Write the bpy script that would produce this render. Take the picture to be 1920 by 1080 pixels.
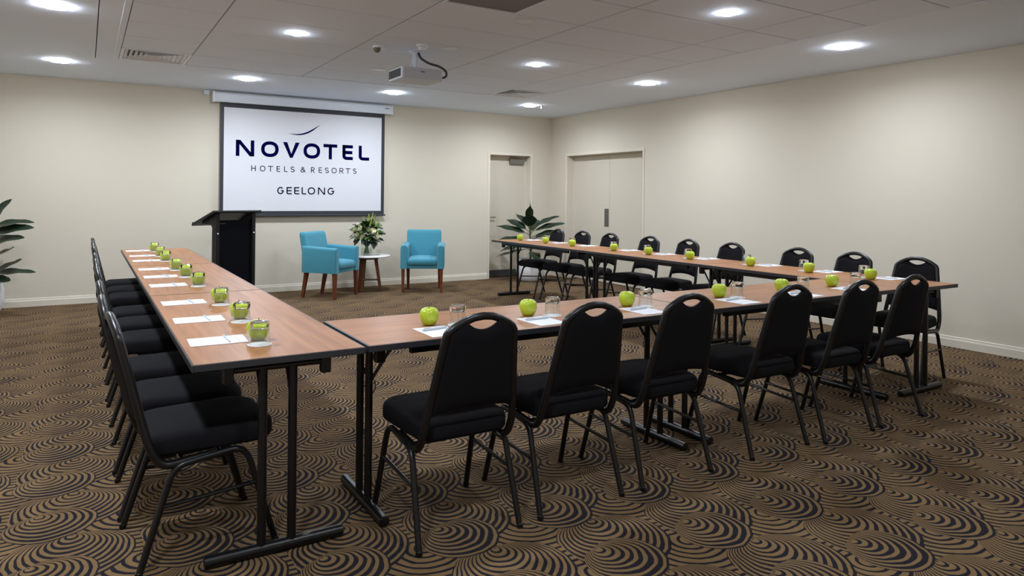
import bpy, bmesh, math, random
from mathutils import Vector, Matrix
PI = math.pi
random.seed(7)
S = bpy.context.scene
for o in list(bpy.data.objects): bpy.data.objects.remove(o)
COL = S.collection

# ------------------------------------------------------------------ camera
F_PX, YAW, PIT, ROL, CY, CAMH = 1305.3, 0.5495, 0.0015, 0.0105, 366.47, 1.3456
fw = Vector((math.sin(YAW)*math.cos(PIT), math.cos(YAW)*math.cos(PIT), math.sin(PIT)))
rt = Vector((math.cos(YAW), -math.sin(YAW), 0)); up = rt.cross(fw)
r2 = rt*math.cos(ROL)+up*math.sin(ROL); u2 = -rt*math.sin(ROL)+up*math.cos(ROL)
cd = bpy.data.cameras.new('camera'); cam = bpy.data.objects.new('camera', cd); COL.objects.link(cam)
cd.sensor_width = 36; cd.lens = F_PX/1920*36; cd.shift_y = (CY-540)/1920; cd.clip_start = .05; cd.clip_end = 100
cam.matrix_world = Matrix(((r2.x, u2.x, -fw.x, 0), (r2.y, u2.y, -fw.y, 0), (r2.z, u2.z, -fw.z, CAMH), (0, 0, 0, 1)))
S.camera = cam
# ------------------------------------------------------------------ world, exposure, light levels
w = bpy.data.worlds.new('world'); S.world = w; w.use_nodes = True
w.node_tree.nodes['Background'].inputs[0].default_value = (.8, .85, .9, 1); w.node_tree.nodes['Background'].inputs[1].default_value = .0
S.view_settings.view_transform = 'Standard'; S.view_settings.look = 'None'
S.view_settings.exposure = 0.40; S.view_settings.gamma = 1; S.view_settings.use_curve_mapping = False
S.cycles.transparent_max_bounces = 32; S.cycles.max_bounces = 10; S.cycles.diffuse_bounces = 6
BIG_W, SMALL_W, SPREAD, LAMP_GLOW = 13.0, 7.0, 165, 130.0

# room
XL, XR, YN, YB, H = -1.8, 6.845, -1.0, 9.879, 2.7
# ------------------------------------------------------------------ materials
def srgb(r, g, b):
    f = lambda c: (c/255/12.92) if c/255 <= .04045 else ((c/255+.055)/1.055)**2.4
    return (f(r), f(g), f(b), 1)
def mat(name, col, rough=.5, metal=0, spec=.5, noise=0, nscale=40, bump=0, bscale=200, coat=0, sheen=0, emit=0):
    m = bpy.data.materials.new(name); m.use_nodes = True; nt = m.node_tree; b = nt.nodes['Principled BSDF']
    b.inputs['Base Color'].default_value = col; b.inputs['Roughness'].default_value = rough; b.inputs['Metallic'].default_value = metal
    b.inputs['Specular IOR Level'].default_value = spec; b.inputs['Coat Weight'].default_value = coat; b.inputs['Sheen Weight'].default_value = sheen
    tc = nt.nodes.new('ShaderNodeTexCoord')
    if noise:
        n = nt.nodes.new('ShaderNodeTexNoise'); n.inputs['Scale'].default_value = nscale; n.inputs['Detail'].default_value = 4
        nt.links.new(tc.outputs['Object'], n.inputs['Vector'])
        mx = nt.nodes.new('ShaderNodeMix'); mx.data_type = 'RGBA'
        mx.inputs['A'].default_value = [c*(1-noise) for c in col[:3]]+[1]; mx.inputs['B'].default_value = [min(1, c*(1+noise)) for c in col[:3]]+[1]
        nt.links.new(n.outputs['Fac'], mx.inputs['Factor']); nt.links.new(mx.outputs['Result'], b.inputs['Base Color'])
    if bump:
        n = nt.nodes.new('ShaderNodeTexNoise'); n.inputs['Scale'].default_value = bscale; n.inputs['Detail'].default_value = 3
        nt.links.new(tc.outputs['Object'], n.inputs['Vector'])
        bp = nt.nodes.new('ShaderNodeBump'); bp.inputs['Strength'].default_value = bump; bp.inputs['Distance'].default_value = .002
        nt.links.new(n.outputs['Fac'], bp.inputs['Height']); nt.links.new(bp.outputs['Normal'], b.inputs['Normal'])
    if emit:
        b.inputs['Emission Color'].default_value = col; b.inputs['Emission Strength'].default_value = emit
    return m
class NB:
    """tiny node builder"""
    def __init__(s, nt): s.nt = nt
    def m(s, op, a, b=None, c=None, clamp=False):
        n = s.nt.nodes.new('ShaderNodeMath'); n.operation = op; n.use_clamp = clamp
        for i, v in enumerate((a, b, c)):
            if v is None: continue
            if isinstance(v, (int, float)): n.inputs[i].default_value = v
            else: s.nt.links.new(v, n.inputs[i])
        return n.outputs[0]
    def mix(s, f, a, b):
        n = s.nt.nodes.new('ShaderNodeMix'); n.data_type = 'RGBA'
        for k, v in (('Factor', f), ('A', a), ('B', b)):
            if isinstance(v, (int, float)): n.inputs[k].default_value = v
            elif isinstance(v, tuple): n.inputs[k].default_value = v
            else: s.nt.links.new(v, n.inputs[k])
        return n.outputs['Result']
    def mixf(s, f, a, b): return s.m('ADD', s.m('MULTIPLY', a, s.m('SUBTRACT', 1, f)), s.m('MULTIPLY', b, f))
CARPET_BROWN, CARPET_DARK = srgb(129, 104, 72), srgb(37, 35, 41)
def carpet():
    m = bpy.data.materials.new('swirl_carpet'); m.use_nodes = True; nt = m.node_tree; b = nt.nodes['Principled BSDF']; q = NB(nt)
    tc = nt.nodes.new('ShaderNodeTexCoord'); wn = nt.nodes.new('ShaderNodeTexNoise'); wn.inputs['Scale'].default_value = 9; wn.inputs['Detail'].default_value = 2
    nt.links.new(tc.outputs['Object'], wn.inputs['Vector'])
    vm = nt.nodes.new('ShaderNodeVectorMath'); vm.operation = 'MULTIPLY_ADD'; nt.links.new(wn.outputs['Color'], vm.inputs[0])
    vm.inputs[1].default_value = (.022, .022, 0); nt.links.new(tc.outputs['Object'], vm.inputs[2])
    sp = nt.nodes.new('ShaderNodeSeparateXYZ'); nt.links.new(vm.outputs[0], sp.inputs[0]); x, y = sp.outputs[0], sp.outputs[1]
    P = .459
    K = .38
    def family(nx, ny, ax, ay, lo):
        dx = q.m('WRAP', q.m('SUBTRACT', x, nx), P*.5, -P*.5); dy = q.m('WRAP', q.m('SUBTRACT', y, ny), P*lo, -P*(1-lo))
        r2_ = q.m('ADD', q.m('MULTIPLY', dx, dx), q.m('MULTIPLY', dy, dy)); r = q.m('SQRT', r2_)
        a = q.m('ADD', q.m('MULTIPLY', dx, ax), q.m('MULTIPLY', dy, ay))
        return q.m('DIVIDE', q.m('MULTIPLY', r2_, 1+K), q.m('MAXIMUM', q.m('MULTIPLY_ADD', r, K, a), .0004)), q.m('MAXIMUM', q.m('DIVIDE', a, q.m('MAXIMUM', r, .001)), 0), r
    DB, cB, rB = family(2.605, 1.655, .42, -.907, .06)
    DA, cA, rA = family(2.735, 1.855, -.10, -.995, .06)
    DC, cC, rC = family(2.735+P*.5, 1.855+.13, -.5, -.866, .12)
    inB = q.m('LESS_THAN', DB, .287); inA = q.m('LESS_THAN', DA, .40)
    D = q.mixf(inA, q.m('MULTIPLY', rC, 1.0), DA); D = q.mixf(inB, D, DB)
    bold = q.mixf(inB, q.m('MULTIPLY', inA, q.m('MULTIPLY', q.m('POWER', cA, 3), q.m('DIVIDE', DA, .40))), q.m('MULTIPLY', q.m('POWER', cB, 3), q.m('DIVIDE', DB, .287)))
    ph = q.m('FRACT', q.m('DIVIDE', D, .036))
    tri = q.m('MULTIPLY', q.m('ABSOLUTE', q.m('SUBTRACT', ph, .5)), 2)      # 1 at line centre
    n2 = nt.nodes.new('ShaderNodeTexNoise'); n2.inputs['Scale'].default_value = 5; nt.links.new(tc.outputs['Object'], n2.inputs['Vector'])
    thr = q.m('SUBTRACT', q.m('SUBTRACT', .83, q.m('MULTIPLY', n2.outputs['Fac'], .40)), q.m('MULTIPLY', bold, .30))
    line = q.m('MULTIPLY_ADD', q.m('SUBTRACT', tri, thr), 9, .5, clamp=True)
    fb = nt.nodes.new('ShaderNodeTexNoise'); fb.inputs['Scale'].default_value = 260; fb.inputs['Detail'].default_value = 2; nt.links.new(tc.outputs['Object'], fb.inputs['Vector'])
    brown = q.mix(fb.outputs['Fac'], tuple(c*.72 for c in CARPET_BROWN[:3])+(1,), tuple(c*1.28 for c in CARPET_BROWN[:3])+(1,))
    nt.links.new(q.mix(line, brown, CARPET_DARK), b.inputs['Base Color'])
    b.inputs['Roughness'].default_value = .95; b.inputs['Specular IOR Level'].default_value = .1
    bp = nt.nodes.new('ShaderNodeBump'); bp.inputs['Strength'].default_value = .5; bp.inputs['Distance'].default_value = .004
    nt.links.new(fb.outputs['Fac'], bp.inputs['Height']); nt.links.new(bp.outputs['Normal'], b.inputs['Normal'])
    return m
def wood(name, c1, c2, rough=.42, scale=1.0, coat=.05):
    m = bpy.data.materials.new(name); m.use_nodes = True; nt = m.node_tree; b = nt.nodes['Principled BSDF']; q = NB(nt)
    tc = nt.nodes.new('ShaderNodeTexCoord'); oi = nt.nodes.new('ShaderNodeObjectInfo')
    mp = nt.nodes.new('ShaderNodeMapping'); mp.inputs['Scale'].default_value = (1.1*scale, 16*scale, 16*scale)
    cb = nt.nodes.new('ShaderNodeCombineXYZ'); nt.links.new(q.m('MULTIPLY', oi.outputs['Random'], 31), cb.inputs[0]); nt.links.new(q.m('MULTIPLY', oi.outputs['Random'], 17), cb.inputs[1])
    nt.links.new(tc.outputs['Object'], mp.inputs['Vector']); nt.links.new(cb.outputs[0], mp.inputs['Location'])
    n = nt.nodes.new('ShaderNodeTexNoise'); n.inputs['Scale'].default_value = 1.6; n.inputs['Detail'].default_value = 7; n.inputs['Distortion'].default_value = .6
    nt.links.new(mp.outputs[0], n.inputs['Vector'])
    f = q.m('MULTIPLY_ADD', n.outputs['Fac'], 2.2, -.6, clamp=True)
    nt.links.new(q.mix(f, c1, c2), b.inputs['Base Color']); b.inputs['Roughness'].default_value = rough; b.inputs['Coat Weight'].default_value = coat; b.inputs['Coat Roughness'].default_value = .2
    return m
def thin_glass(name, tint=(.97, .985, .98, 1), gl=.9):
    m = bpy.data.materials.new(name); m.use_nodes = True; nt = m.node_tree; nt.nodes.remove(nt.nodes['Principled BSDF'])
    t = nt.nodes.new('ShaderNodeBsdfTransparent'); t.inputs[0].default_value = tint
    g = nt.nodes.new('ShaderNodeBsdfGlossy'); g.inputs['Roughness'].default_value = .02; g.inputs[0].default_value = (gl, gl, gl, 1)
    lw = nt.nodes.new('ShaderNodeLayerWeight'); q = NB(nt); fr_ = q.m('MULTIPLY_ADD', q.m('POWER', lw.outputs['Facing'], 3), .6, .05)
    mx = nt.nodes.new('ShaderNodeMixShader'); nt.links.new(fr_, mx.inputs[0]); nt.links.new(t.outputs[0], mx.inputs[1]); nt.links.new(g.outputs[0], mx.inputs[2])
    nt.links.new(mx.outputs[0], nt.nodes['Material Output'].inputs[0]); return m
def solid_glass(name):
    m = mat(name, (1, 1, 1, 1), .02); m.node_tree.nodes['Principled BSDF'].inputs['Transmission Weight'].default_value = 1; m.node_tree.nodes['Principled BSDF'].inputs['IOR'].default_value = 1.5
    return m
M = dict(
    carpet=carpet(),
    wall=mat('cream_wall_paint', srgb(212, 204, 187), .7, bump=.05, bscale=300),
    ceil=mat('white_ceiling_paint', srgb(231, 241, 255), .8),
    tile=mat('white_ceiling_tile', srgb(229, 240, 255), .85, bump=.15, bscale=500),
    tbar=mat('ceiling_grid_metal', srgb(150, 151, 153), .6),
    trim=mat('cream_gloss_trim', srgb(220, 212, 196), .4),
    door=mat('cream_door_paint', srgb(207, 199, 182), .5),
    white=mat('white_plastic', srgb(230, 237, 247), .4),
    proj=mat('grey_projector_plastic', srgb(200, 206, 214), .45),
    vent=mat('dark_vent', srgb(70, 72, 74), .6),
    mesh=mat('dark_filter_mesh', srgb(132, 132, 136), .8, noise=.25, nscale=400),
    diffuser=mat('lamp_diffuser', (.93, 1, 1.1, 1), .4, emit=LAMP_GLOW),
    screen=mat('projected_white_slide', srgb(214, 215, 220), .8, spec=.1, emit=.04),
    border=mat('black_screen_border', srgb(46, 48, 56), .6),
    navy=mat('navy_print', srgb(4, 6, 58), 1, spec=0), navy2=mat('dark_navy_print', srgb(16, 18, 44), 1, spec=0),
    laminate=wood('walnut_laminate', srgb(178, 120, 74), srgb(144, 92, 53)),
    edge=mat('black_edge_band', srgb(50, 50, 55), .38),
    metal=mat('black_powder_coat', srgb(17, 17, 19), .33, spec=.5),
    chrome=mat('chrome', srgb(210, 212, 215), .15, metal=1),
    steel=mat('brushed_steel', srgb(150, 150, 148), .35, metal=1),
    fabric=mat('black_upholstery', srgb(20, 19, 23), .9, noise=.2, nscale=300, bump=.2, bscale=900, spec=.2),
    teal=mat('teal_upholstery', srgb(63, 140, 160), .85, noise=.12, nscale=60, bump=.3, bscale=700, sheen=.2),
    redwood=wood('red_brown_timber', srgb(122, 66, 38), srgb(84, 40, 24), .35, 2.0),
    walnut=wood('walnut_timber', srgb(124, 78, 48), srgb(90, 52, 32), .4, 2.0),
    marble=mat('white_marble', srgb(232, 230, 228), .2, noise=.05, nscale=8),
    black=mat('black_lectern_paint', srgb(18, 18, 21), .45, spec=.3),
    velvet=mat('black_lectern_panel', srgb(9, 9, 14), .9, spec=.1),
    apple=mat('green_apple_skin', srgb(186, 208, 52), .3, noise=.14, nscale=30, spec=.5, coat=.2),
    stem=mat('brown_stem', srgb(70, 52, 30), .7),
    paper=mat('white_paper', srgb(238, 240, 246), .7), paperline=mat('pale_blue_print', srgb(190, 200, 222), .7),
    coaster=mat('white_coaster', srgb(236, 236, 236), .7),
    pen=mat('white_pen_plastic', srgb(214, 220, 228), .25),
    glass=thin_glass('clear_glass'), gbase=solid_glass('thick_clear_glass'),
    water=thin_glass('vase_water', (.90, .94, .90, 1)),
    pot=mat('white_glazed_pot', srgb(232, 234, 236), .3), soil=mat('dark_soil', srgb(40, 30, 24), .95, noise=.4, nscale=80),
    leaf=mat('dark_green_leaf', srgb(22, 42, 25), .42, noise=.3, nscale=9), leaf2=mat('mid_green_leaf', srgb(70, 104, 46), .5, noise=.3, nscale=30),
    bark=mat('green_brown_stem', srgb(82, 86, 50), .7), rose=mat('cream_rose_petal', srgb(240, 238, 206), .6), lime=mat('lime_flower', srgb(170, 190, 92), .6),
    cable=mat('dark_cable_sleeve', srgb(66, 68, 70), .6), lens=mat('dark_lens', srgb(112, 104, 90), .25),
)
# ------------------------------------------------------------------ mesh helpers
class MB:
    def __init__(s): s.v = []; s.f = []
    def add(s, v, f):
        k = len(s.v); s.v += [tuple(p) for p in v]; s.f += [[i+k for i in q] for q in f]; return s
    def box(s, x0, x1, y0, y1, z0, z1, bev=0, seg=1, T=None):
        bm = bmesh.new(); bmesh.ops.create_cube(bm, size=1)
        for v in bm.verts: v.co = ((x0+x1)/2+v.co.x*(x1-x0), (y0+y1)/2+v.co.y*(y1-y0), (z0+z1)/2+v.co.z*(z1-z0))
        if bev: bmesh.ops.bevel(bm, geom=bm.edges[:], offset=bev, segments=seg, profile=.5, affect='EDGES')
        if T is not None: bm.transform(T)
        bm.verts.index_update(); s.add([v.co for v in bm.verts], [[v.index for v in f.verts] for f in bm.faces]); bm.free(); return s
    def tube(s, pts, r, n=10, cap=True, sx=1.0):
        P = [Vector(p) for p in pts]; rr = r if isinstance(r, (list, tuple)) else [r]*len(P)
        t0 = (P[1]-P[0]).normalized(); a = Vector((1, 0, 0)) if abs(t0.x) < .9 else Vector((0, 1, 0)); nrm = (a-t0*a.dot(t0)).normalized()
        V = []; Fc = []
        for i, p in enumerate(P):
            t = (P[min(i+1, len(P)-1)]-P[max(i-1, 0)]).normalized(); nrm = (nrm-t*nrm.dot(t)).normalized(); b = t.cross(nrm)
            for k in range(n): V.append(p+nrm*rr[i]*sx*math.cos(2*PI*k/n)+b*rr[i]*math.sin(2*PI*k/n))
        for i in range(len(P)-1):
            for k in range(n): Fc.append([i*n+k, i*n+(k+1) % n, (i+1)*n+(k+1) % n, (i+1)*n+k])
        if cap: Fc.append(list(range(n))[::-1]); Fc.append([(len(P)-1)*n+k for k in range(n)])
        return s.add(V, Fc)
    def lathe(s, prof, n=24, c=(0, 0, 0), closed=False):
        V = []; Fc = []
        for r, z in prof:
            for k in range(n): V.append((c[0]+r*math.cos(2*PI*k/n), c[1]+r*math.sin(2*PI*k/n), c[2]+z))
        m = len(prof)
        for i in range(m if closed else m-1):
            j = (i+1) % m
            for k in range(n): Fc.append([i*n+k, i*n+(k+1) % n, j*n+(k+1) % n, j*n+k])
        if not closed:
            if prof[0][0] > 1e-6: Fc.append(list(range(n))[::-1])
            if prof[-1][0] > 1e-6: Fc.append([(m-1)*n+k for k in range(n)])
        return s.add(V, Fc)
    def rings(s, rings, cap0=True, cap1=True):
        n = len(rings[0]); V = [p for r in rings for p in r]; Fc = []
        for i in range(len(rings)-1):
            for k in range(n): Fc.append([i*n+k, i*n+(k+1) % n, (i+1)*n+(k+1) % n, (i+1)*n+k])
        if cap0: Fc.append(list(range(n))[::-1])
        if cap1: Fc.append([(len(rings)-1)*n+k for k in range(n)])
        return s.add(V, Fc)
    def grid(s, fn, nu, nv):
        V = [fn(i/nu, j/nv) for i in range(nu+1) for j in range(nv+1)]
        Fc = [[i*(nv+1)+j, (i+1)*(nv+1)+j, (i+1)*(nv+1)+j+1, i*(nv+1)+j+1] for i in range(nu) for j in range(nv)]
        return s.add(V, Fc)
    def mesh(s, name, m, smooth=40):
        me = bpy.data.meshes.new(name); me.from_pydata(s.v, [], s.f); me.materials.append(M[m] if isinstance(m, str) else m)
        bm = bmesh.new(); bm.from_mesh(me); bmesh.ops.remove_doubles(bm, verts=bm.verts, dist=1e-6); bmesh.ops.recalc_face_normals(bm, faces=bm.faces); bm.to_mesh(me); bm.free()
        if smooth:
            me.polygons.foreach_set('use_smooth', [True]*len(me.polygons)); me.set_sharp_from_angle(angle=math.radians(smooth))
        me.update(); return me
    def build(s, name, m, parent=None, smooth=40):
        return link(name, s.mesh(name, m, smooth), parent)
def link(name, me, parent=None, loc=(0, 0, 0), rz=0):
    o = bpy.data.objects.new(name, me); COL.objects.link(o); o.parent = parent; o.location = loc; o.rotation_euler = (0, 0, rz); return o
def thing(name, label, cat, loc=(0, 0, 0), rz=0, group=None):
    o = link(name, None, None, loc, rz); o.empty_display_size = .1; tag(o, label, cat, group); return o
def tag(o, label=None, cat=None, group=None, kind=None):
    if label: o['label'] = label
    if cat: o['category'] = cat
    if group: o['group'] = group
    if kind: o['kind'] = kind
    return o
def dup(root, loc, rz, label):
    r = root.copy(); COL.objects.link(r); r.location = loc; r.rotation_euler = (0, 0, rz); r['label'] = label
    for ch in list(root.children):
        c = ch.copy(); COL.objects.link(c); c.parent = r
        for g in list(ch.children):
            d = g.copy(); COL.objects.link(d); d.parent = c
    return r
def smooth_path(pts, n=6):
    """Catmull-Rom through pts"""
    P = [Vector(p) for p in pts]; out = []
    for i in range(len(P)-1):
        a, b, c, d = P[max(i-1, 0)], P[i], P[i+1], P[min(i+2, len(P)-1)]
        for k in range(n):
            t = k/n; out.append(.5*((2*b)+(c-a)*t+(2*a-5*b+4*c-d)*t*t+(3*b-a-3*c+d)*t**3))
    out.append(P[-1]); return out
def bend_path(pts, rad, n=5):
    """polyline with rounded corners"""
    P = [Vector(p) for p in pts]; out = [P[0]]
    for i in range(1, len(P)-1):
        a, b, c = P[i-1], P[i], P[i+1]; u = (a-b); v = (c-b); r = min(rad, u.length*.45, v.length*.45); p0 = b+u.normalized()*r; p1 = b+v.normalized()*r
        for k in range(n+1):
            t = k/n; out.append(p0*(1-t)**2+b*2*t*(1-t)+p1*t*t)
    out.append(P[-1]); return out
def rrect(hx0, hx1, y0, y1, r0, r1, n=6):
    """rounded trapezoid outline, ccw: half width hx0 at y0 (corner radius r0), hx1 at y1 (r1)"""
    pts = []
    for (cx, cy, r, a0) in ((hx1-r1, y1-r1, r1, 0), (-hx1+r1, y1-r1, r1, 90), (-hx0+r0, y0+r0, r0, 180), (hx0-r0, y0+r0, r0, 270)):
        for k in range(n+1):
            a = math.radians(a0+90*k/n); pts.append((cx+r*math.cos(a), cy+r*math.sin(a)))
    return pts
def pad(outline, prof, cx=0, cy=0, crown=0):
    """cushion: outline scaled towards its centre by inset steps (inset, z)"""
    mb = MB(); rs = []
    ex = max(abs(p[0]-cx) for p in outline); ey = max(abs(p[1]-cy) for p in outline)
    for ins, z in prof: rs.append([(cx+(p[0]-cx)*(1-ins/ex), cy+(p[1]-cy)*(1-ins/ey), z) for p in outline])
    z = prof[-1][1]
    for k in (.75, .5, .25):
        i = prof[-1][0]; rs.append([(cx+(p[0]-cx)*(1-i/ex)*k, cy+(p[1]-cy)*(1-i/ey)*k, z+crown*(1-k*k)) for p in outline])
    return mb.rings(rs)
ORD = ['first', 'second', 'third', 'fourth', 'fifth', 'sixth', 'seventh', 'eighth', 'ninth']

# ------------------------------------------------------------------ setting
def struct(name, mb, m, parent=None, smooth=0):
    o = mb.build(name, m, parent, smooth); o['kind'] = 'structure' ; return o
struct('floor', MB().box(XL-.2, XR+.3, YN-.2, YB+.3, -.1, 0), 'carpet')
# door openings
D1 = (5.62, 6.41); D2 = (7.57, 9.42); DH = 2.03; REC = .145; WT = .2
struct('wall_back', MB().box(XL-.2, D1[0], YB, YB+WT, 0, H+.1).box(D1[1], XR+.2, YB, YB+WT, 0, H+.1).box(D1[0], D1[1], YB, YB+WT, DH, H+.1), 'wall')
struct('wall_right', MB().box(XR, XR+WT, YN-.2, D2[0], 0, H+.1).box(XR, XR+WT, D2[1], YB, 0, H+.1).box(XR, XR+WT, D2[0], D2[1], DH, H+.1), 'wall')
struct('wall_left', MB().box(XL-WT, XL, YN-.2, YB, 0, H+.1), 'wall')
struct('wall_front', MB().box(XL, XR, YN-WT, YN, 0, H+.1), 'wall')
def skirting(name, p0, p1, nrm):
    """baseboard from p0 to p1; nrm points into the room"""
    prof = [(0, 0), (.016, 0), (.016, .066), (.011, .078), (.010, .092), (.004, .097), (0, .097)]
    rs = [[(p[0]+nrm[0]*d, p[1]+nrm[1]*d, z) for d, z in prof] for p in (p0, p1)]
    return struct(name, MB().rings(rs), 'trim')
skirting('baseboard_back', (XL, YB), (D1[0]-.04, YB), (0, -1))
skirting('baseboard_corner', (D1[1]+.04, YB), (XR, YB), (0, -1))
skirting('baseboard_right', (XR, YN), (XR, D2[0]-.03), (-1, 0))
skirting('baseboard_right_far', (XR, D2[1]+.04), (XR, YB), (-1, 0))
skirting('baseboard_left', (XL, YN), (XL, YB), (1, 0))
skirting('baseboard_front', (XL, YN), (XR, YN), (0, 1))
# door_1 in the back wall
d = link('door_1', None, None, (D1[0], YB, 0)); tag(d, 'narrow cream door in a recessed frame, back wall corner', kind='structure')
W1 = D1[1]-D1[0]
fr = MB(); fr.box(-.038, .004, -.012, REC+.05, 0, DH+.04, .003).box(W1-.004, W1+.042, -.012, REC+.05, 0, DH+.04, .003).box(.004, W1-.004, -.012, REC+.05, DH-.004, DH+.04, .003)
fr.box(0, .012, REC-.012, REC+.03, 0, DH).box(W1-.012, W1, REC-.012, REC+.03, 0, DH).box(.012, W1-.012, REC-.012, REC+.03, DH-.012, DH); fr.build('door_frame', 'trim', d)
lf = MB().box(.008, W1-.008, REC, REC+.04, .008, DH-.006, .002).build('door_leaf', 'door', d)
MB().box(.008, W1-.008, REC-.004, REC-.0005, .01, .12).build('kick_rail', 'vent', d)['label'] = 'grey draught strip along the door foot'
MB().box(W1-.34, W1-.06, REC-.05, REC, DH-.14, DH-.05, .006).build('door_closer', 'steel', d)
MB().tube([(W1-.08, REC-.03, DH-.05), (W1-.2, REC-.06, DH-.035), (W1-.33, REC-.02, DH-.025)], .007, 8).build('closer_arm', 'steel', d)
hd = MB().lathe([(0, 0), (.026, 0), (.026, .008), (0, .008)], 16).tube(bend_path([(0, 0, .0), (0, 0, .05), (.11, 0, .05)], .015), .009, 8).mesh('door_handle', 'steel')
o = link('door_handle', hd, d, (.06, REC, 1.0)); o.rotation_euler = (PI/2, 0, 0)
# door_2 (double) in the right wall
d = link('door_2', None, None, (XR, D2[0], 0)); tag(d, 'wide cream double door recessed in the right wall', kind='structure')
W2 = D2[1]-D2[0]
fr = MB(); fr.box(-.012, REC+.05, -.03, .004, 0, DH+.04, .003).box(-.012, REC+.05, W2-.004, W2+.042, 0, DH+.04, .003).box(-.012, REC+.05, .004, W2-.004, DH-.004, DH+.04, .003)
fr.box(REC-.012, REC+.03, W2-.012, W2, 0, DH).box(REC-.012, REC+.03, 0, W2, DH-.012, DH); fr.build('door_frame', 'trim', d)
for k, (a, b) in enumerate(((.006, W2/2-.0015), (W2/2+.0015, W2-.006))):
    lf = MB().box(REC, REC+.04, a, b, .008, DH-.014, .002).build('door_leaf', 'door', d)
    if k == 1: MB().box(REC-.003, REC, W2/2+.01, W2/2+.115, .885, 1.17, .001).build('push_plate', 'steel', lf)['label'] = 'brushed steel push plate'
# ceiling: plaster margin round a field of lay-in tiles
CX = [.27, .882, 2.1045, 3.327, 4.5495, 5.1615]; RH = .6125; CY1 = 8.08; NR = 13; CY0 = CY1-RH*NR
cb = MB()
cb.box(XL-.1, XR+.1, 8.2, YB+.1, H, H+.03).box(XL-.1, .066, YN-.1, 8.2, H, H+.03).box(.074, CX[0]-.0, YN-.1, 8.2, H, H+.03).box(CX[0], CX[-1], CY1, 8.2, H, H+.03)
cb.box(CX[-1], XR+.1, YN-.1, 8.2, H, H+.03).box(CX[0], CX[-1], YN-.1, CY0, H, H+.03).box(XL-.1, XR+.1, YN-.1, YB+.1, H+.06, H+.1)
ceil = struct('ceiling', cb, 'ceil')
def tile_mesh(wx, wy):
    return MB().box(-wx/2+.006, wx/2-.006, -wy/2+.006, wy/2-.006, 0, .014, .003).mesh('ceiling_tile', 'tile', 0)
t_full, t_half = tile_mesh(1.2225, RH), tile_mesh(.612, RH)
for r in range(NR):
    yc = CY1-RH*(r+.5)
    for c in range(5):
        xc = (CX[c]+CX[c+1])/2; half = c in (0, 4)
        if r == 0 and half: continue                       # air diffusers sit here
        if r == 6 and c == 2:                              # return-air grille takes half of this bay
            link('ceiling_tile', t_half, ceil, (CX[3]-.306, yc, H)); continue
        link('ceiling_tile', t_half if half else t_full, ceil, (xc, yc, H))
tb = MB()
for c in range(1, 5): tb.box(CX[c]-.0055, CX[c]+.0055, CY0, CY1, H+.004, H+.0135)
for r in range(1, NR): tb.box(CX[0], CX[-1], CY1-RH*r-.0055, CY1-RH*r+.0055, H+.004, H+.0135)
tb.build('ceiling_grid', 'tbar', ceil, 0)
for nm, b in (('ceiling_trim', (CX[0]-.045, CX[0]-.002, CY0-.045, CY1+.045)), ('ceiling_trim', (CX[-1]+.002, CX[-1]+.05, CY0-.045, CY1+.05)), ('ceiling_trim', (CX[0]-.002, CX[-1]+.002, CY1+.002, CY1+.05)), ('ceiling_trim', (CX[0]-.002, CX[-1]+.002, CY0-.045, CY0-.002))):
    MB().box(b[0], b[1], b[2], b[3], H-.005, H+.001, .002).build(nm, 'ceil', ceil, 0)

# ------------------------------------------------------------------ downlights
def downlight(x, y, r, label, power, grp):
    t = thing('recessed_downlight', label, 'downlight', (x, y, H), 0, grp)
    MB().lathe([(r*1.0, -.0005), (r*1.06, -.0005), (r*1.07, -.002), (r*1.05, -.004), (r*1.01, -.004), (r*1.0, -.003)], 32, closed=True).build('trim_ring', 'white', t)
    MB().lathe([(0, -.018), (r*.55, -.0175), (r*.82, -.0155), (r*.95, -.011), (r*.99, -.005), (r*.99, -.0005), (0, -.0005)], 32).build('lamp_diffuser', 'diffuser', t)
    ld = bpy.data.lights.new('downlight_lamp', 'AREA'); ld.shape = 'DISK'; ld.size = r*1.8; ld.energy = power; ld.color = (.92, 1.0, 1.12); ld.spread = math.radians(SPREAD)
    lo = bpy.data.objects.new('lamp', ld); COL.objects.link(lo); lo.parent = t; lo.location = (0, 0, -.020)
big = [(-.24, 8.56, 'large round downlight above the back wall, left of the screen and air vent'), (1.61, 8.62, 'large round downlight just above the screen case, left end'), (3.455, 8.645, 'large round downlight above the right end of the screen case'),
       (5.606, 8.667, 'large round downlight in the back corner above the narrow door'), (5.651, 6.174, 'large round downlight above the right wall, near the double door'), (5.688, 3.714, 'large round downlight nearest the camera along the right wall'),
       (-.204, 6.056, 'large round downlight at the top left edge of the photo')]
for x, y, l in big: downlight(x, y, .092, l, BIG_W, 'perimeter downlights')
for x, y, l in ((-.21, 3.58, 'large round downlight above the left table row, just outside the photo'), (-.21, 1.1, 'large round downlight outside the photo, nearest the camera')):
    downlight(x, y, .092, l, BIG_W, 'perimeter downlights')
for x, y, l in ((1.504, 5.948, 'small round downlight in the tiles left of the projector'), (3.925, 5.956, 'small round downlight in the tiles right of the projector'), (3.977, 3.508, 'small round downlight in the tiles near the top right')):
    downlight(x, y, .048, l, SMALL_W, 'small downlights in the ceiling tiles')
for x, y, l in ((1.52, 3.5, 'small round downlight outside the photo above the front left table'), (1.52, 1.1, 'small round downlight outside the photo near the camera'), (3.97, 1.1, 'small round downlight outside the photo behind the front chairs')):
    downlight(x, y, .048, l, SMALL_W, 'small downlights in the ceiling tiles')

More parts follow.
